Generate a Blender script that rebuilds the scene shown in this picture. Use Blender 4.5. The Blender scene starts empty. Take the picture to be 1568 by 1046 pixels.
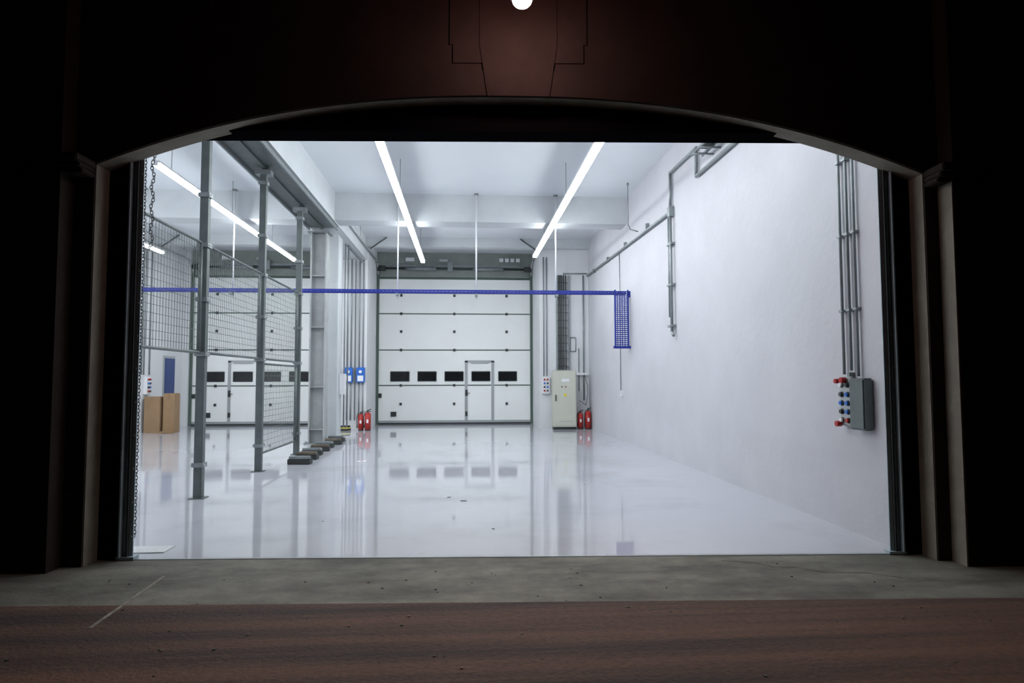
import bpy, bmesh, math, random
from mathutils import Vector, Matrix
random.seed(4)
sc=bpy.context.scene
# ---------------------------------------------------------------- materials
def mat(name,col,rough=.6,metal=0,noise=0,scale=4,bump=0,bscale=40,spec=.5,stretch=None,coat=0,col2=None,grain=0,gscale=30):
    m=bpy.data.materials.new(name);m.use_nodes=True;nt=m.node_tree;b=nt.nodes['Principled BSDF']
    b.inputs['Base Color'].default_value=(*col,1);b.inputs['Roughness'].default_value=rough;b.inputs['Metallic'].default_value=metal
    b.inputs['Specular IOR Level'].default_value=spec;b.inputs['Coat Weight'].default_value=coat;b.inputs['Coat Roughness'].default_value=.06
    tc=nt.nodes.new('ShaderNodeTexCoord');mp=nt.nodes.new('ShaderNodeMapping');nt.links.new(tc.outputs['Object'],mp.inputs[0])
    if stretch: mp.inputs['Scale'].default_value=stretch
    if noise or col2:
        n=nt.nodes.new('ShaderNodeTexNoise');n.inputs['Scale'].default_value=scale;n.inputs['Detail'].default_value=8;n.inputs['Roughness'].default_value=.62
        nt.links.new(mp.outputs[0],n.inputs[0])
        r=nt.nodes.new('ShaderNodeValToRGB');r.color_ramp.elements[0].position=.36 if grain else .32;r.color_ramp.elements[1].position=.64 if grain else .68
        c2=col2 or tuple(c*(1-noise) for c in col)
        r.color_ramp.elements[0].color=(*c2,1);r.color_ramp.elements[1].color=(*col,1)
        nt.links.new(n.outputs[0],r.inputs[0]);nt.links.new(r.outputs[0],b.inputs['Base Color'])
        if grain:
            g=nt.nodes.new('ShaderNodeTexNoise');g.inputs['Scale'].default_value=gscale;g.inputs['Detail'].default_value=6;g.inputs['Roughness'].default_value=.7
            nt.links.new(tc.outputs['Object'],g.inputs[0])
            mr=nt.nodes.new('ShaderNodeMapRange');mr.inputs[1].default_value=.3;mr.inputs[2].default_value=.7;mr.inputs[3].default_value=1-grain;mr.inputs[4].default_value=1+grain*.6
            nt.links.new(g.outputs[0],mr.inputs[0])
            mx=nt.nodes.new('ShaderNodeVectorMath');mx.operation='SCALE'
            nt.links.new(r.outputs[0],mx.inputs[0]);nt.links.new(mr.outputs[0],mx.inputs['Scale']);nt.links.new(mx.outputs[0],b.inputs['Base Color'])
    if bump:
        n2=nt.nodes.new('ShaderNodeTexNoise');n2.inputs['Scale'].default_value=bscale;n2.inputs['Detail'].default_value=5
        nt.links.new(tc.outputs['Object'],n2.inputs[0])
        bp=nt.nodes.new('ShaderNodeBump');bp.inputs['Strength'].default_value=bump;bp.inputs['Distance'].default_value=.02
        nt.links.new(n2.outputs[0],bp.inputs['Height']);nt.links.new(bp.outputs[0],b.inputs['Normal'])
    return m
def emi(name,col,s):
    m=bpy.data.materials.new(name);m.use_nodes=True;b=m.node_tree.nodes['Principled BSDF']
    b.inputs['Base Color'].default_value=(*col,1);b.inputs['Emission Color'].default_value=(*col,1);b.inputs['Emission Strength'].default_value=s
    return m
M_wall=mat('white_plaster',(.68,.69,.71),.75,noise=.05,scale=.8,bump=.1,bscale=60)
M_wallR=mat('rough_plaster',(.51,.51,.545),.7,noise=.12,scale=.6,bump=.18,bscale=9)
M_ceil=mat('ceiling_paint',(.64,.67,.71),.45,noise=.04,scale=.5)
M_beam=mat('beam_paint',(.56,.59,.61),.6,noise=.08,scale=2)
M_steel=mat('galvanised_steel',(.28,.31,.32),.45,.5,noise=.25,scale=6)
M_post=mat('post_steel',(.135,.16,.16),.5,.4,noise=.25,scale=5)
M_lsteel=mat('light_steel',(.50,.52,.53),.45,.2,noise=.15,scale=4)
M_col=mat('column_paint',(.42,.44,.44),.5,.2,noise=.2,scale=4)
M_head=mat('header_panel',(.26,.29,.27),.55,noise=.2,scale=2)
M_frame=mat('frame_blue_grey_steel',(.36,.46,.52),.5,.0,noise=.3,scale=5)
M_wire=mat('mesh_wire',(.09,.11,.11),.5,.4)
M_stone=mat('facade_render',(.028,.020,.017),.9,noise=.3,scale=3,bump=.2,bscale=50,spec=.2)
M_jamb=mat('jamb_paint',(.22,.20,.16),.8,noise=.3,scale=4,bump=.2,bscale=50)
M_black=mat('black_paint_and_shade',(.004,.004,.005),1,spec=0)
M_drk=mat('dark_rubber',(.03,.035,.035),.6)
M_door=mat('door_panel',(.90,.92,.90),.45,noise=.03,scale=1.5)
M_seam=mat('door_seam',(.08,.12,.10),.6)
M_grey=mat('grey_aluminium',(.42,.44,.45),.4,.4)
M_win=mat('dark_glazing',(.01,.011,.013),.15)
M_blue=mat('blue_tray',(.006,.02,.26),.45)
M_blued=mat('blue_door',(.03,.06,.20),.5)
M_bluebox=mat('blue_plastic',(.02,.13,.50),.4)
M_red=mat('red_paint',(.36,.013,.010),.35)
M_cream=mat('cabinet_cream',(.56,.57,.49),.45,noise=.05,scale=3)
M_white=mat('white_plastic',(.75,.76,.78),.4)
M_yel=mat('yellow_label',(.7,.6,.05),.5)
M_tape=mat('parcel_tape',(.24,.15,.08),.4)
M_card=mat('cardboard',(.33,.21,.115),.8,noise=.15,scale=5)
M_wood=mat('timber',(.16,.13,.10),.8,noise=.4,scale=8)
M_tube=emi('tube_light',(.92,.97,1.0),45)
M_bulb=emi('lamp_bulb',(1,.80,.76),120)
# floor
M_floor=bpy.data.materials.new('epoxy_floor');M_floor.use_nodes=True
nt=M_floor.node_tree;b=nt.nodes['Principled BSDF']
tc=nt.nodes.new('ShaderNodeTexCoord')
n=nt.nodes.new('ShaderNodeTexNoise');n.inputs['Scale'].default_value=.6;n.inputs['Detail'].default_value=10;n.inputs['Roughness'].default_value=.65
r=nt.nodes.new('ShaderNodeValToRGB');r.color_ramp.elements[0].position=.25;r.color_ramp.elements[1].position=.5
r.color_ramp.elements[0].color=(.41,.41,.44,1);r.color_ramp.elements[1].color=(.49,.50,.545,1)
nt.links.new(tc.outputs['Object'],n.inputs[0]);nt.links.new(n.outputs[0],r.inputs[0])
n3=nt.nodes.new('ShaderNodeTexNoise');n3.inputs['Scale'].default_value=9;n3.inputs['Detail'].default_value=6
r3=nt.nodes.new('ShaderNodeValToRGB');r3.color_ramp.elements[0].position=.22;r3.color_ramp.elements[1].position=.30
r3.color_ramp.elements[0].color=(.8,.77,.72,1);r3.color_ramp.elements[1].color=(1,1,1,1)
mx=nt.nodes.new('ShaderNodeMixRGB');mx.blend_type='MULTIPLY';mx.inputs[0].default_value=1
nt.links.new(tc.outputs['Object'],n3.inputs[0]);nt.links.new(n3.outputs[0],r3.inputs[0]);nt.links.new(r.outputs[0],mx.inputs[1]);nt.links.new(r3.outputs[0],mx.inputs[2]);nt.links.new(mx.outputs[0],b.inputs['Base Color'])
n2=nt.nodes.new('ShaderNodeTexNoise');n2.inputs['Scale'].default_value=1.1;n2.inputs['Detail'].default_value=4
mr=nt.nodes.new('ShaderNodeMapRange');mr.inputs[3].default_value=.0;mr.inputs[4].default_value=.10
nt.links.new(tc.outputs['Object'],n2.inputs[0]);nt.links.new(n2.outputs[0],mr.inputs[0]);nt.links.new(mr.outputs[0],b.inputs['Roughness'])
b.inputs['Specular IOR Level'].default_value=1.0;b.inputs['IOR'].default_value=1.85
M_apron=mat('apron_concrete',(.175,.168,.138),.85,scale=1.5,col2=(.066,.064,.051),bump=.25,bscale=25,stretch=(.5,1.3,1),grain=.3,gscale=5)
M_road=mat('red_brown_paving',(.115,.055,.033),.9,scale=1.3,col2=(.030,.016,.012),bump=.5,bscale=35,stretch=(.10,3.2,1),grain=.4,gscale=22)
M_line=mat('worn_line_paint',(.30,.27,.22),.8,noise=.7,scale=9)

# ---------------------------------------------------------------- builder
FO=Vector((-3.06,6.16,0));FA=-math.atan(.37/7.03)
FM=Matrix.Translation(FO)@Matrix.Rotation(FA,4,'Z')   # facade frame (u along wall, v inward)
class B:
    def __init__(s,name,M=None): s.n=name;s.bm=bmesh.new();s.mats=[];s.M=M
    def mi(s,m):
        if m not in s.mats:s.mats.append(m)
        return s.mats.index(m)
    def box(s,x0,x1,y0,y1,z0,z1,m,bev=0,rot=None):
        r=bmesh.ops.create_cube(s.bm,size=1);vs=r['verts']
        T=Matrix.Translation(((x0+x1)/2,(y0+y1)/2,(z0+z1)/2))
        if rot: T=T@rot
        T=T@Matrix.Diagonal((abs(x1-x0),abs(y1-y0),abs(z1-z0),1))
        bmesh.ops.transform(s.bm,matrix=T,verts=vs)
        fs={f for v in vs for f in v.link_faces};i=s.mi(m)
        for f in fs:f.material_index=i
        if bev:
            es={e for v in vs for e in v.link_edges}
            rr=bmesh.ops.bevel(s.bm,geom=list(es),offset=bev,segments=2,affect='EDGES')
            for f in rr['faces']:f.material_index=i
        return s
    def cyl(s,a,b,r,m,seg=10,r2=None):
        a=Vector(a);b=Vector(b);d=b-a;L=d.length
        q=d.to_track_quat('Z','Y').to_matrix().to_4x4()
        rr=bmesh.ops.create_cone(s.bm,cap_ends=True,segments=seg,radius1=r,radius2=r if r2 is None else r2,depth=L,matrix=Matrix.Translation((a+b)/2)@q)
        i=s.mi(m)
        for f in {f for v in rr['verts'] for f in v.link_faces}:
            f.material_index=i
            if len(f.verts)==4:f.smooth=True
        return s
    def sph(s,c,r,m,sz=1,seg=14):
        rr=bmesh.ops.create_uvsphere(s.bm,u_segments=seg,v_segments=8,radius=r,matrix=Matrix.Translation(c)@Matrix.Diagonal((1,1,sz,1)))
        i=s.mi(m)
        for f in {f for v in rr['verts'] for f in v.link_faces}:f.material_index=i;f.smooth=True
        return s
    def path(s,pts,r,m,seg=8):
        for a,b in zip(pts,pts[1:]): s.cyl(a,b,r,m,seg)
        for p in pts[1:-1]: s.sph(p,r*1.12,m,seg=8)
        return s
    def bars(s,pts,w,m):
        for a,b in zip(pts,pts[1:]): s.cyl(a,b,w,m,4)
        return s
    def prism(s,poly,v0,v1,m,axis='v'):
        i=s.mi(m)
        if axis=='v': A=[s.bm.verts.new((p[0],v0,p[1])) for p in poly];C=[s.bm.verts.new((p[0],v1,p[1])) for p in poly]
        else: A=[s.bm.verts.new((p[0],p[1],v0)) for p in poly];C=[s.bm.verts.new((p[0],p[1],v1)) for p in poly]
        f=[s.bm.faces.new(A),s.bm.faces.new(C[::-1])]
        for k in range(len(poly)):
            j=(k+1)%len(poly);f.append(s.bm.faces.new((A[j],A[k],C[k],C[j])))
        for q in f:q.material_index=i
        bmesh.ops.recalc_face_normals(s.bm,faces=f)
        return s
    def torus(s,c,R,r,m,M3,seg=10,ms=5,sx=1):
        i=s.mi(m);V=[]
        for a in range(seg):
            t=2*math.pi*a/seg;row=[]
            for k in range(ms):
                p=2*math.pi*k/ms
                v=Vector(((R+r*math.cos(p))*math.cos(t),(R+r*math.cos(p))*math.sin(t)*sx,r*math.sin(p)))
                row.append(s.bm.verts.new(M3@v+Vector(c)))
            V.append(row)
        for a in range(seg):
            for k in range(ms):
                f=s.bm.faces.new((V[a][k],V[(a+1)%seg][k],V[(a+1)%seg][(k+1)%ms],V[a][(k+1)%ms]));f.material_index=i;f.smooth=True
        return s
    def done(s):
        me=bpy.data.meshes.new(s.n)
        if s.M: bmesh.ops.transform(s.bm,matrix=s.M,verts=s.bm.verts)
        s.bm.to_mesh(me);s.bm.free()
        for m in s.mats:me.materials.append(m)
        o=bpy.data.objects.new(s.n,me);sc.collection.objects.link(o);return o

XR=4.04;XL=-9.75;ZC=6.15;YB=21.2;YD=23.5
def fw(u,v): p=FM@Vector((u,v,0));return (p.x,p.y)
# ---------------------------------------------------------------- room shell
B('floor').prism([fw(-6.9,.0),fw(7.25,0),(XR+.2,24),(XL-.2,24)],-.15,0,M_floor,'z').done()
B('ceiling').prism([fw(-6.9,.05),fw(7.25,.05),(XR+.2,24),(XL-.2,24)],ZC,ZC+.2,M_ceil,'z').done()
B('wall_right').box(XR,XR+.25,5.82,24,0,ZC,M_wallR).done()
B('wall_left').box(XL-.25,XL,6.4,24,0,ZC,M_wall).done()
w=B('wall_back')
w.box(2.42,XR+.1,YB,24,0,ZC,M_wall).box(-4.06,-3.16,YB,24,0,ZC,M_wall)
w.box(XL,-9.56,23.3,24,0,ZC,M_wall).box(XL,XR,YD+.12,24.05,0,ZC,M_wall)
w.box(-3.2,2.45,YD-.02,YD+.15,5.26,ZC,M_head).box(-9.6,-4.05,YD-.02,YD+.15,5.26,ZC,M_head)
w.done()
B('wall_front',FM).box(-7.2,0,0,.15,0,6.5,M_wall).box(7.04,8.6,0,.15,0,6.5,M_wall).box(0,7.04,0,.15,3.89,6.5,M_wall).done()
B('ceiling_beam_cross').box(XL,XR,15.95,16.55,5.47,ZC,M_beam).done()
B('ceiling_beam_cross').box(XL,XR,20.9,21.2,5.85,ZC,M_beam).done()
B('ceiling_beam_long').box(-3.95,-3.18,6.5,21.2,5.45,ZC,M_beam).done()
g=B('steel_channel_girder')
g.box(-3.92,-3.2,6.6,16.5,5.40,5.44,M_post).box(-3.92,-3.89,6.6,16.5,5.33,5.40,M_steel).box(-3.23,-3.2,6.6,16.5,5.33,5.40,M_steel)
g.box(-3.62,-3.56,6.6,16.5,5.36,5.40,M_post);g.done()
# ---------------------------------------------------------------- facade
def arch(u,off=0):
    t=(u-3.51)/3.71
    return 4.17+off-.66*abs(t)**2.3-.008*u
us=[-.2+7.42*i/60 for i in range(61)]
poly=[(-9,0),(-.2,0),(-.2,arch(-.2))]+[(u,arch(u)) for u in us[1:-1]]+[(7.22,arch(7.22)),(7.22,0),(13,0),(13,8),(-9,8)]
f=B('wall_facade',FM);f.prism(poly,-.22,-.02,M_jamb)
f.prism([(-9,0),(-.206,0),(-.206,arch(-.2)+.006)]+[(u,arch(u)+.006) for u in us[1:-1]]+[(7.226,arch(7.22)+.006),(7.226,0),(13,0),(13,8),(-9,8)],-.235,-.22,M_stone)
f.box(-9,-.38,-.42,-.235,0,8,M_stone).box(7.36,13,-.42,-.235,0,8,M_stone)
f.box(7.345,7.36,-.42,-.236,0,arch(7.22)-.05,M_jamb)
f.box(-.3,-.005,-.02,-.001,0,4.3,M_black).box(7.045,7.3,-.02,-.001,0,4.3,M_black)  # black plates paint the shade on the unlit wall face beside each frame
f.done()
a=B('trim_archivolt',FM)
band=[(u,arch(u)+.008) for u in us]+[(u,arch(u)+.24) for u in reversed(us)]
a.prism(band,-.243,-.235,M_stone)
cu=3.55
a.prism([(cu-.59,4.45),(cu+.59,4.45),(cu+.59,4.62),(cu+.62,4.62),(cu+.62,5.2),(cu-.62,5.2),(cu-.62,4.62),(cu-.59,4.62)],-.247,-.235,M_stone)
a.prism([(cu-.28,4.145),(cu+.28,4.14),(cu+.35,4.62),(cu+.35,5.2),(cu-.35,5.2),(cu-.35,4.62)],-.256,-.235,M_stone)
a.done()
for s,u0 in ((-1,-.2),(1,7.22)):
    im=B('trim_impost',FM);zz=arch(u0)
    for k,(d,h0,h1) in enumerate(((.20,-.05,.02),(.16,-.09,-.05),(.12,-.13,-.09))):
        x0,x1=sorted((u0-s*.0,u0+s*.30+s*(d-.1)*.5))
        im.box(x0,x1,-.30-d,-.236,zz+h0,zz+h1,M_stone,bev=.01)
    im.done()
B('rolling_door_housing',FM).box(.01,7.03,-.06,-.003,3.89,4.6,M_black).box(.01,7.03,-.10,-.06,3.87,3.92,M_black).box(.02,7.02,-.06,.155,3.87,3.885,M_black).done()
for u0,u1,nm in ((0,.10,1),(6.94,7.04,-1)):
    t=B('door_track_channel',FM)
    t.box(u0,u1,.0,.012,0.03,3.86,M_frame)
    t.box(u0 if nm>0 else u1-.012,u0+.012 if nm>0 else u1,-.06,.14,0.03,3.86,M_frame)
    x=u0+.05 if nm>0 else u1-.065
    t.box(x,x+.015,-.03,.0,0.03,3.86,M_drk)
    for k in range(12):
        t.cyl((u0+.08,-.008,.2+k*.3),(u0+.08,.0,.2+k*.3),.012,M_lsteel,6)
    t.box(u0-.03,u1+.03,-.04,.05,0.007,.03,M_frame);t.done()
B('ground_apron').prism([fw(-9,-1.2),fw(13,-1.2),fw(13,0),fw(-9,0)],-.15,0,M_apron,'z').done()
B('ground_road').prism([fw(-11,-12),fw(15,-12),fw(15,-1.2),fw(-11,-1.2)],-.15,-.0,M_road,'z').done()
B('threshold_strip',FM).box(.12,6.92,-.02,.02,0,.005,M_steel).done()
j=B('ground_joint_line').box(-2.445,-2.42,4.5,5.62,0,.002,M_line,rot=Matrix.Rotation(.03,4,'Z')).done()
j=B('ground_crack')
pp=[(2.25,5.7),(2.5,5.62),(2.62,5.48),(2.8,5.45),(2.95,5.3),(3.3,5.25),(3.5,5.1)]
for q0,q1 in zip(pp,pp[1:]): j.cyl((*q0,.0),(*q1,.0),.003,M_wood,6)
j.done()
# ---------------------------------------------------------------- wall lamp outside
lx,ly,lz=.452,5.1,4.64
l=B('wall_lamp')
l.cyl((lx,5.73,5.25),(lx,5.69,5.25),.08,M_black,16).path([(lx,5.7,5.25),(lx,ly,5.25),(lx,ly,lz+.12)],.018,M_black)
l.cyl((lx,ly,lz+.16),(lx,ly,lz+.03),.05,M_black,20,.095).sph((lx,ly,lz+.02),.08,M_bulb,.75,20)
l.done()
pl=bpy.data.lights.new('lamp_glow','POINT');pl.energy=14;pl.color=(1,.32,.27);pl.shadow_soft_size=.05
po=bpy.data.objects.new('wall_lamp_glow',pl);po.location=(lx,ly,lz-.12);sc.collection.objects.link(po)
sl=bpy.data.lights.new('lamp_beam','SPOT');sl.energy=210;sl.color=(1,.86,.76);sl.spot_size=math.radians(112);sl.spot_blend=1;sl.shadow_soft_size=.05
so=bpy.data.objects.new('wall_lamp_beam',sl);so.location=(lx,ly-.02,lz-.12);so.rotation_euler=(math.radians(-12),0,0);sc.collection.objects.link(so)
# ---------------------------------------------------------------- ceiling lamps
for X,y0,y1 in ((-1.35,6.6,20.7),(2.1,6.6,19.6),(-5.32,11.45,20.7),(-8.84,8,19.6)):
    n=max(1,round((y1-y0)/1.55));L=(y1-y0)/n
    f=B('linear_ceiling_lamp')
    f.box(X-.068,X+.068,y0,y1,5.335,5.37,M_white)
    for k in range(n):
        f.box(X-.055,X+.055,y0+k*L+.015,y0+(k+1)*L-.015,5.285,5.335,M_tube)
        f.box(X-.04,X+.04,y0+k*L-.012,y0+k*L+.012,5.28,5.34,M_white)
    yy=y0+.6
    while yy<y1:
        if not 15.9<yy<16.6: f.cyl((X,yy,5.36),(X,yy,ZC),.006,M_steel,5)
        yy+=3.1
    f.done()
# ---------------------------------------------------------------- posts + mesh
PY=[6.68,9.22,11.79,14.35]
for y in PY:
    p=B('fence_post');X=-3.6
    p.box(X-.055,X+.055,y-.055,y+.055,0.01,5.32,M_post,bev=.006)
    p.box(X-.10,X+.10,y-.10,y+.10,0,.012,M_post)
    for z in (.45,1.95,2.7,3.45,4.15,5.1):
        p.box(X-.075,X+.075,y-.075,y+.075,z-.03,z+.03,M_steel)
        p.cyl((X-.10,y-.04,z),(X+.10,y-.04,z),.01,M_lsteel,6)
    p.box(X-.14,X+.14,y-.09,y+.09,5.25,5.33,M_steel)
    p.done()
def panel(y0,y1,z0,z1):
    p=B('wire_mesh_panel');X=-3.6
    for (a,b_) in (((X,y0,z0),(X,y1,z0)),((X,y0,z1),(X,y1,z1)),((X,y0,z0),(X,y0,z1)),((X,y1,z0),(X,y1,z1))):
        p.cyl(a,b_,.02,M_post,8)
    n=int((y1-y0)/.075)
    for k in range(1,n): 
        y=y0+(y1-y0)*k/n;p.cyl((X,y,z0),(X,y,z1),.0032,M_wire,4)
    n=int((z1-z0)/.1)
    for k in range(1,n):
        z=z0+(z1-z0)*k/n;p.cyl((X+.005,y0,z),(X+.005,y1,z),.0032,M_wire,4)
    p.done()
for i in range(3):
    panel(PY[i]+.11,PY[i+1]-.11,1.97,3.47)
panel(PY[2]+.11,PY[3]-.11,.30,1.88)
# ---------------------------------------------------------------- column
c=B('steel_column')
c.box(-3.90,-3.865,16.62,17.0,0,5.3,M_col).box(-3.535,-3.50,16.62,17.0,0,5.3,M_col).box(-3.87,-3.53,16.79,16.82,0,5.3,M_col)
c.box(-3.98,-3.42,16.55,17.07,0,.03,M_steel)
for x in (-3.94,-3.46):
    for y in (16.6,17.03): c.cyl((x,y,.03),(x,y,.08),.018,M_steel,6)
c.box(-3.97,-3.43,16.58,17.05,5.3,5.34,M_steel)
for z in (.35,1.4,2.9,4.2): c.box(-3.87,-3.53,16.64,16.80,z,z+.02,M_col)
c.done()
B('concrete_pier').box(-3.85,-3.36,17.4,18.05,0,5.45,M_beam,bev=.02).done()
c=B('pier_conduits')
for i,x in enumerate((-3.28,-3.21)): c.path([(x,18.0+i*.1,.3),(x,18.0+i*.1,5.3),(x,20.8,5.3)],.02,M_steel)
c.box(-3.355,-3.2,17.7,17.9,1.2,1.75,M_white,bev=.01)
c.done()
# ---------------------------------------------------------------- row of short profile blocks near column
s=B('timber_block_row')
for k in range(7):
    y=12.75+k*.74;x=-3.1-.05*k+random.uniform(-.03,.03);R=Matrix.Rotation(random.uniform(-.12,.12),4,'Z')
    if k>4: x+=.12
    s.box(x-.22,x+.2,y-.10,y+.10,0,.10,M_drk,bev=.008,rot=R)
    s.box(x-.20,x+.18,y-.08,y+.06,.10,.15,M_wood if k%2 else M_steel,bev=.006,rot=R)
s.done()
# ---------------------------------------------------------------- sectional doors
def sdoor(X0,ped,nm):
    d=B(nm);Wd=5.54;zs=[.04,1.38,2.64,3.94,5.2]
    for a,b_ in zip(zs,zs[1:]):
        d.box(X0,X0+Wd,YD,YD+.05,a+.012,b_-.012,M_door,bev=.006)
        for k in (1,2,3):
            z=a+(b_-a)*k/4;d.box(X0+.03,X0+Wd-.03,YD-.003,YD,z-.004,z+.004,M_door)
    d.box(X0,X0+Wd,YD+.01,YD+.06,0.02,5.2,M_seam)
    for z in zs[1:-1]: d.box(X0,X0+Wd,YD-.008,YD+.01,z-.02,z+.02,M_seam)
    d.box(X0,X0+Wd,YD-.02,YD+.06,.0,.06,M_drk).box(X0,X0+Wd,YD-.025,YD,.06,.14,M_grey)
    d.box(X0,X0+Wd,YD-.01,YD+.06,5.2,5.25,M_seam)
    for i in range(5):
        x=X0+.48+.96*i
        d.box(x-.005,x+.675,YD-.02,YD,1.52,1.88,M_drk,bev=.01).box(x+.02,x+.65,YD-.024,YD-.02,1.55,1.85,M_win)
    for x in (X0+.85,X0+2.74,X0+4.62):
        for z in (.72,1.38,2.64,3.3,3.94,4.6):
            d.box(x-.04,x+.04,YD-.035,YD,z-.045,z+.045,M_drk)
    px0,px1=X0+ped,X0+ped+1.05
    for x in (px0,px1-.10):
        d.box(x,x+.10,YD-.02,YD,.06,2.25,M_grey)
    d.box(px0,px1,YD-.02,YD,2.2,2.27,M_grey).box(px0+.2,px1-.2,YD-.05,YD-.02,2.17,2.27,M_grey)
    d.box(px0+.02,px0+.1,YD-.045,YD-.02,1.0,1.22,M_drk).cyl((px0+.06,YD-.09,1.1),(px0+.19,YD-.09,1.1),.012,M_drk,8).cyl((px0+.06,YD-.09,1.1),(px0+.06,YD-.03,1.1),.012,M_drk,8)
    for x in (X0+.5,px0+.02):
        d.box(x,x+.2 if x<px0 else x+.08,YD-.03,YD,.28,.45,M_drk)
    d.box(X0+.06,X0+.18,YD-.04,YD,.95,1.1,M_drk)
    d.done()
    d=B('garage_door_track')
    for x,sg in ((X0+.03,1),(X0+Wd-.03,-1)):
        d.box(x-.04,x+.04,YD-.09,YD-.03,0,5.45,M_seam)
        pts=[(x,YD-.06,5.3),(x,YD-.16,5.55),(x,YD-.4,5.7),(x,YD-.8,5.76),(x,17.2,5.78)]
        d.bars(pts,.035,M_grey)
        for y in (21.6,19.4,17.4): d.cyl((x,y,5.78),(x,y,ZC-.01),.012,M_grey,6)
        d.cyl((x-sg*.0,YD-.14,5.55),(x+sg*.25,YD-.14,5.55),.10,M_drk,14)
        d.cyl((x+sg*.08,YB-.35,5.75),(x+sg*.6,YB-.35,ZC-.03),.018,M_drk,6)
    d.cyl((X0+.05,YD-.14,5.55),(X0+Wd-.05,YD-.14,5.55),.035,M_drk,10)
    d.cyl((X0+1,YD-.14,5.55),(X0+2.1,YD-.14,5.55),.07,M_steel,12).cyl((X0+3.4,YD-.14,5.55),(X0+4.5,YD-.14,5.55),.07,M_steel,12)
    d.box(X0+.05,X0+Wd-.05,YD-.1,YD-.03,5.62,5.70,M_steel)
    d.box(X0+2.5,X0+2.68,YD-.2,YD-.1,5.45,5.8,M_steel).box(X0+2.2,X0+2.5,YD-.15,YD-.1,5.8,5.9,M_grey)
    for k in range(4): d.box(X0+4.36+k*.2,X0+4.5+k*.2,YD-.14,YD-.03,5.82,5.95,M_white)
    d.box(X0+1.0,X0+1.3,YD-.12,YD-.03,5.82,5.95,M_white)
    d.done()
sdoor(-3.14,3.12,'door_1');sdoor(-9.54,1.27,'door_2')
# ---------------------------------------------------------------- blue cable tray
t=B('blue_cable_tray')
YR=15.78;xa,xb=-8.6,3.95
for y in (YR-.06,YR+.06):
    for z in (3.68,3.74): t.box(xa,xb,y-.008,y+.008,z-.012,z+.012,M_blue)
k=xa
while k<xb:
    t.box(k,k+.02,YR-.06,YR+.06,3.665,3.68,M_blue)
    for y in (YR-.06,YR+.06): t.box(k,k+.02,y-.009,y+.009,3.67,3.75,M_blue)
    k+=.09
t.box(xa,xb,YR-.03,YR+.03,3.685,3.71,M_blue)
for x in (3.66,3.98):
    t.box(x-.015,x+.015,YR-.08,YR-.02,2.38,3.78,M_blue)
for x in (3.72,3.78,3.84,3.9): t.box(x-.008,x+.008,YR-.05,YR-.03,2.38,3.7,M_blue)
z=2.42
while z<3.72:
    t.box(3.66,3.98,YR-.065,YR-.045,z,z+.022,M_blue);z+=.05
t.box(3.62,4.04,YR-.08,YR+.02,2.34,2.40,M_blue).box(3.98,4.04,YR-.08,YR+.02,3.6,3.75,M_blue)
t.done()
for x in (-7.6,-5.52,-1.64,.26,2.22):
    r=B('tray_hanger_rod');r.cyl((x,YR+.085,3.55),(x,YR+.085,ZC),.018,M_white,8).box(x-.03,x+.03,YR-.1,YR+.1,3.6,3.66,M_steel).box(x-.05,x+.05,YR+.03,YR+.14,ZC-.02,ZC,M_steel).done()
# ---------------------------------------------------------------- pipes on right wall
xw=XR-.05
p=B('wall_pipe')
p.path([(xw,21.1,4.98),(xw,12.36,4.85),(xw,12.32,5.62),(xw,10.88,5.6),(xw,10.9,5.11),(xw,6.6,5.11)],.03,M_steel,10)
p.path([(xw-.02,12.3,4.85),(xw-.02,12.3,2.5),(xw-.02,12.2,2.42)],.028,M_steel,10)
p.path([(xw,12.48,4.83),(xw,12.48,2.8)],.02,M_steel,10)
for y in (20,18,16,14): p.box(xw-.03,XR,y-.03,y+.03,4.9,5.02,M_steel)
for z in (2.6,3.4,4.2): p.box(xw-.04,XR,12.24,12.52,z,z+.04,M_steel)
p.box(xw-.05,XR,12.25,12.4,4.75,4.95,M_steel,bev=.01)
p.done()
p=B('hook_rod').cyl((3.75,14.7,ZC),(3.75,14.7,5.15),.010,M_steel,6).path([(3.75,14.7,5.15),(3.8,14.7,5.05),(3.98,14.7,5.0)],.014,M_steel).sph((3.75,14.7,ZC-.05),.03,M_steel).done()
p=B('thin_conduit').path([(xw,16.6,4.88),(xw,16.6,1.2)],.013,M_steel).box(xw-.01,XR,16.55,16.65,1.15,1.3,M_white).done()
p=B('ceiling_cable_bracket')
for y in (9.9,10.2): p.path([(3.7,y,5.26),(4.03,y,5.26)],.018,M_steel)
p.box(3.72,3.75,9.3,10.4,5.28,5.32,M_steel).box(3.9,3.93,9.3,10.4,5.28,5.32,M_steel).box(3.76,3.88,9.5,10.1,5.30,5.36,M_drk).done()
# control box near the opening
c=B('control_station')
c.box(3.93,XR,6.22,6.47,1.08,1.60,M_post,bev=.015)
c.box(3.985,XR,6.51,6.74,1.10,1.62,M_grey,bev=.015)
for i,z in enumerate((1.53,1.43,1.34,1.25,1.16)):
    for j,y in enumerate((6.57,6.68)):
        m=((M_drk,M_white),(M_bluebox,M_drk),(M_bluebox,M_bluebox),(M_bluebox,M_drk),(M_red,M_white))[i][j]
        c.cyl((3.985,y,z),(3.955,y,z),.022,m,12).cyl((3.99,y,z),(3.975,y,z),.03,M_drk,12)
c.cyl((3.975,6.60,1.58),(3.92,6.60,1.58),.03,M_red,14).cyl((3.975,6.72,1.57),(3.93,6.72,1.57),.025,M_red,14).cyl((3.975,6.70,1.12),(3.92,6.70,1.12),.03,M_red,14)
c.box(3.98,XR,6.53,6.57,1.62,1.66,M_steel)
c.done()
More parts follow.
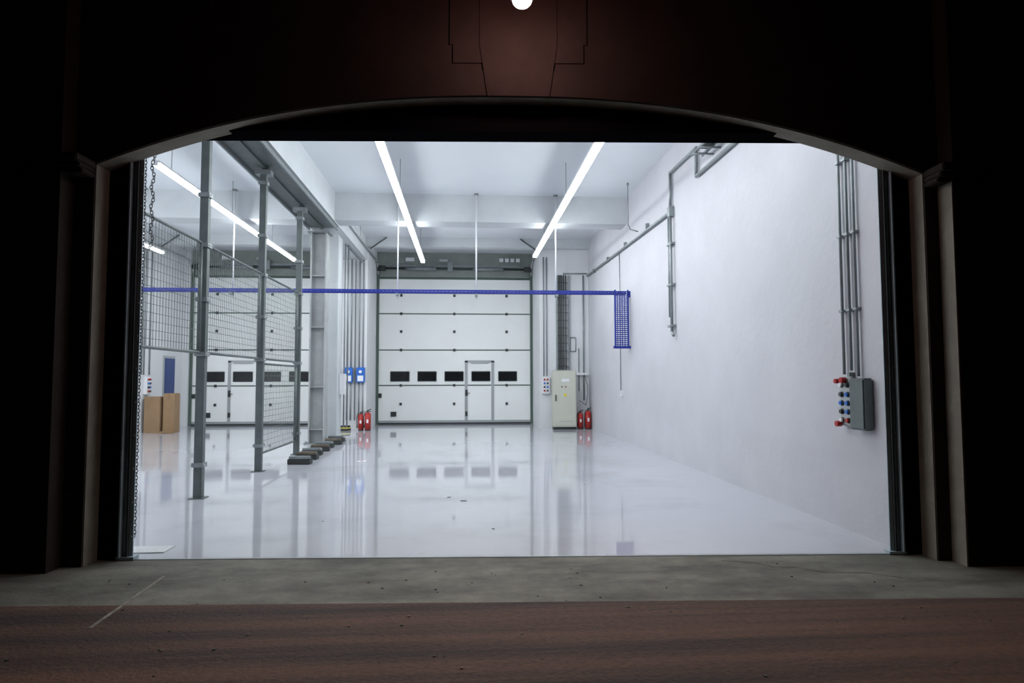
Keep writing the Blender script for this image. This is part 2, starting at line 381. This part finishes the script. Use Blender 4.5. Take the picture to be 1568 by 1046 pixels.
for y,zt in ((6.66,1.64),(6.53,1.68),(6.41,1.62)):
    c=B('vertical_conduit').cyl((XR-.035,y,zt),(XR-.035,y,5.06),.016,M_steel,8)
    for z in (2.3,3.1,3.9): c.box(XR-.06,XR,y-.03,y+.03,z,z+.025,M_steel)
    c.done()
# ---------------------------------------------------------------- back right: cabinet etc.
c=B('electrical_cabinet')
c.box(2.80,3.50,20.65,21.0,.0,.08,M_drk).box(2.78,3.52,20.6,21.02,.08,1.86,M_cream,bev=.01)
c.box(2.81,3.49,20.58,20.6,.12,1.83,M_cream,bev=.008)
c.box(2.84,2.87,20.55,20.58,.9,1.1,M_drk)
for i,m in enumerate((M_drk,M_red,M_white)): c.cyl((3.05+i*.12,20.58,1.35),(3.05+i*.12,20.55,1.35),.02,m,10)
c.box(3.05,3.3,20.572,20.58,1.5,1.6,M_white).box(3.12,3.2,20.572,20.58,1.05,1.14,M_yel).box(3.0,3.4,20.574,20.58,.25,.27,M_grey)
c.done()
c=B('cable_ladder_riser')
for x in (2.98,3.38): c.box(x-.02,x+.02,21.1,21.18,1.9,5.0,M_steel)
z=2.0
while z<5: c.box(2.98,3.38,21.12,21.15,z,z+.03,M_steel);z+=.25
for x in (3.04,3.09,3.14,3.2,3.27): c.cyl((x,21.1,1.9),(x,21.1,5.0),.018,M_drk,6)
c.path([(3.2,21.1,5.0),(3.2,21.1,5.06),(3.98,21.1,5.06)],.02,M_steel)
c.done()
c=B('corner_conduit').path([(3.86,21.15,.9),(3.86,21.15,5.0)],.025,M_steel).path([(3.7,21.15,1.2),(3.7,21.15,2.6)],.012,M_drk).box(3.56,3.98,21.1,21.2,1.72,1.8,M_white)
c.path([(3.86,21.1,1.75),(3.96,21.05,1.4),(3.97,21.05,1.1),(3.9,21.05,.75),(3.7,21.05,.9)],.008,M_drk,6);c.done()
c=B('wall_socket_frame');
for a,b_ in (((3.42,2.5),(3.6,2.5)),((3.42,2.95),(3.6,2.95)),((3.42,2.5),(3.42,2.95)),((3.6,2.5),(3.6,2.95))): c.cyl((a[0],21.17,a[1]),(b_[0],21.17,b_[1]),.014,M_steel,6)
c.done()
def ctrl(x,y,z,sx=.26,rotx=False):
    c=B('push_button_box')
    if rotx: c.box(x,x+.1,y-.15,y+.15,z,z+.55,M_white,bev=.01)
    else: c.box(x,x+sx,y-.1,y,z,z+.55,M_white,bev=.01)
    for i,zz in enumerate((.46,.34,.22,.10)):
        for j in (.08,.18):
            m=((M_red,M_red),(M_bluebox,M_drk),(M_drk,M_bluebox),(M_red,M_drk))[i][0 if j<.1 else 1]
            if rotx: c.cyl((x+.1,y-.13+j,z+zz),(x+.14,y-.13+j,z+zz),.03,m,10)
            else: c.cyl((x+j,y-.1,z+zz),(x+j,y-.14,z+zz),.03,m,10)
    c.done()
ctrl(2.48,YB,1.12);ctrl(-9.75,20.75,1.15,rotx=True)
c=B('control_conduit')
for x in (2.55,2.65): c.cyl((x,YB-.03,1.69),(x,YB-.03,5.6),.018,M_steel,6)
c.done()
def ext(x,y,s=1):
    e=B('fire_extinguisher');r=.085*s
    e.cyl((x,y,.0),(x,y,.03),r*.95,M_drk,16).cyl((x,y,.03),(x,y,.46*s),r,M_red,20).sph((x,y,.46*s),r,M_red,.7,16)
    e.cyl((x,y,.5*s),(x,y,.57*s),.022,M_drk,10).box(x-.02,x+.10,y-.015,y+.015,.57*s,.60*s,M_drk,rot=Matrix.Rotation(-.3,4,'Y')).box(x-.02,x+.09,y-.012,y+.012,.53*s,.55*s,M_drk)
    e.path([(x-.02,y,.55*s),(x-.09,y-.03,.52*s),(x-.12,y-.04,.38*s),(x-.11,y-.03,.15*s)],.012,M_drk)
    e.cyl((x-.11,y-.03,.2*s),(x-.11,y-.03,.08*s),.014,M_drk,8,.022)
    e.box(x-.03,x+.03,y-r-.002,y-r+.01,.22*s,.32*s,M_white);e.done()
ext(3.67,20.8);ext(3.91,20.75,1.12);ext(-3.04,20.8,1.1);ext(-3.27,20.9)
# ---------------------------------------------------------------- middle pier equipment
for x in (-3.84,-3.46):
    c=B('blue_switch_box')
    c.box(x,x+.26,YB-.12,YB,1.5,1.98,M_bluebox,bev=.01).box(x+.04,x+.22,YB-.13,YB-.12,1.54,1.72,M_white)
    c.cyl((x+.13,YB-.12,1.84),(x+.13,YB-.16,1.84),.05,M_white,12)
    for k in (.07,.19): c.cyl((x+k,YB-.03,1.98),(x+k,YB-.03,5.6),.02,M_steel,8).cyl((x+k,YB-.03,.3),(x+k,YB-.03,1.5),.02,M_steel,8)
    c.done()
c=B('cable_trunking')
for x in (-4.0,-3.52): c.box(x-.012,x+.012,YB-.08,YB,.3,5.6,M_post)
c.done()
c=B('cable_coil')
for k in range(5): c.torus((-3.75,20.85,.03+k*.028),.17-.006*k,.02,M_drk if k!=2 else M_yel,Matrix.Identity(3),16,6)
c.done()
# ---------------------------------------------------------------- left wall things
d=B('door_3');d.box(XL,XL+.04,21.85,22.65,0,2.38,M_grey).box(XL+.03,XL+.07,21.92,22.58,0.01,2.30,M_blued,bev=.005).cyl((XL+.07,22.5,1.05),(XL+.12,22.5,1.05),.012,M_grey,8).cyl((XL+.12,22.5,1.05),(XL+.12,22.38,1.05),.012,M_grey,8).done()
def carton(x0,x1,y0,y1,h,m):
    c=B('cardboard_box');c.box(x0,x1,y0,y1,0,h,m,bev=.006);xm=(x0+x1)/2
    c.box(xm-.03,xm+.03,y0-.002,y1+.002,h-.15,h+.002,M_tape if m is M_card else M_white)
    c.box(x0+.01,xm-.004,y0+.01,y1-.01,h,h+.006,m).box(xm+.004,x1-.01,y0+.01,y1-.01,h,h+.006,m);c.done()
carton(-9.13,-8.80,20.55,20.95,1.18,M_card);carton(-9.66,-9.2,20.5,21.0,1.08,M_card);carton(-9.1,-8.72,20.2,20.5,.05,M_card)
c=B('conduit_bundle')
for y in (20.4,20.55,20.9): c.cyl((XL+.03,y,1.75),(XL+.03,y,5.6),.02,M_steel,8)
c.done()
# ---------------------------------------------------------------- chain by the left jamb
c=B('hoist_chain');R1=Matrix.Rotation(math.pi/2,3,'X');R2=Matrix.Rotation(math.pi/2,3,'Z')@R1
z=.12;k=0
while z<4.6:
    c.torus((-3.145,6.56,z),.014,.004,M_drk,(R1 if k%2 else R2),8,4,1.5);z+=.032;k+=1
z=2.9
while z<4.6:
    c.torus((-3.10+.012*math.sin(z*30),6.62,z),.014,.004,M_drk,(R1 if k%2 else R2),8,4,1.5);z+=.032;k+=1
c.cyl((-3.13,6.56,4.55),(-3.13,6.62,4.55),.12,M_steel,16);c.done()
B('chain_floor_plate').box(-3.2,-2.78,6.36,6.6,0,.008,M_lsteel).done()
# ---------------------------------------------------------------- debris
p=B('paper_scrap');p.prism([(-2.1,13.0),(-1.95,13.1),(-1.9,13.02),(-1.98,12.85),(-2.06,12.9)],.001,.012,M_white,'z').box(-2.04,-1.98,12.95,13.0,.012,.015,M_red);p.done()
p=B('floor_debris')
for x,y,s in ((-.22,9.0,.025),(-.02,8.72,.04),(.30,7.08,.015),(-1.6,7.6,.008),(1.8,9.9,.008)):
    p.box(x-s,x+s,y-s*.35,y+s*.35,0,.006,M_drk,rot=Matrix.Rotation(random.random()*3,4,'Z'))
p.done()
p=B('outdoor_litter')
for k in range(90):
    x=random.uniform(-3.2,4);y=random.uniform(3.4,5.7);s=random.uniform(.003,.008)
    p.box(x-s,x+s,y-s,y+s,0,s*.8,random.choice((M_drk,M_wood,M_drk)),rot=Matrix.Rotation(random.random()*3,4,'Z'))
p.done()
# ---------------------------------------------------------------- world, camera
w=bpy.data.worlds.new('night');sc.world=w;w.use_nodes=True
w.node_tree.nodes['Background'].inputs[0].default_value=(.5,.6,1,1);w.node_tree.nodes['Background'].inputs[1].default_value=.0015
cd=bpy.data.cameras.new('camera');cd.sensor_width=36;cd.lens=36*1000/1568;cd.clip_end=200
co=bpy.data.objects.new('camera',cd);sc.collection.objects.link(co)
th,pt,rl=.07127,.05737,-.00226
F=Vector((math.sin(th)*math.cos(pt),math.cos(th)*math.cos(pt),math.sin(pt)));Rt=Vector((math.cos(th),-math.sin(th),0));U=Rt.cross(F)
A=Rt*math.cos(rl)+U*math.sin(rl);C=-Rt*math.sin(rl)+U*math.cos(rl)
m=Matrix((A,C,-F)).transposed().to_4x4();m.translation=(0,0,1.6);co.matrix_world=m
sc.camera=co
sc.view_settings.view_transform='Standard'
sc.view_settings.exposure=0
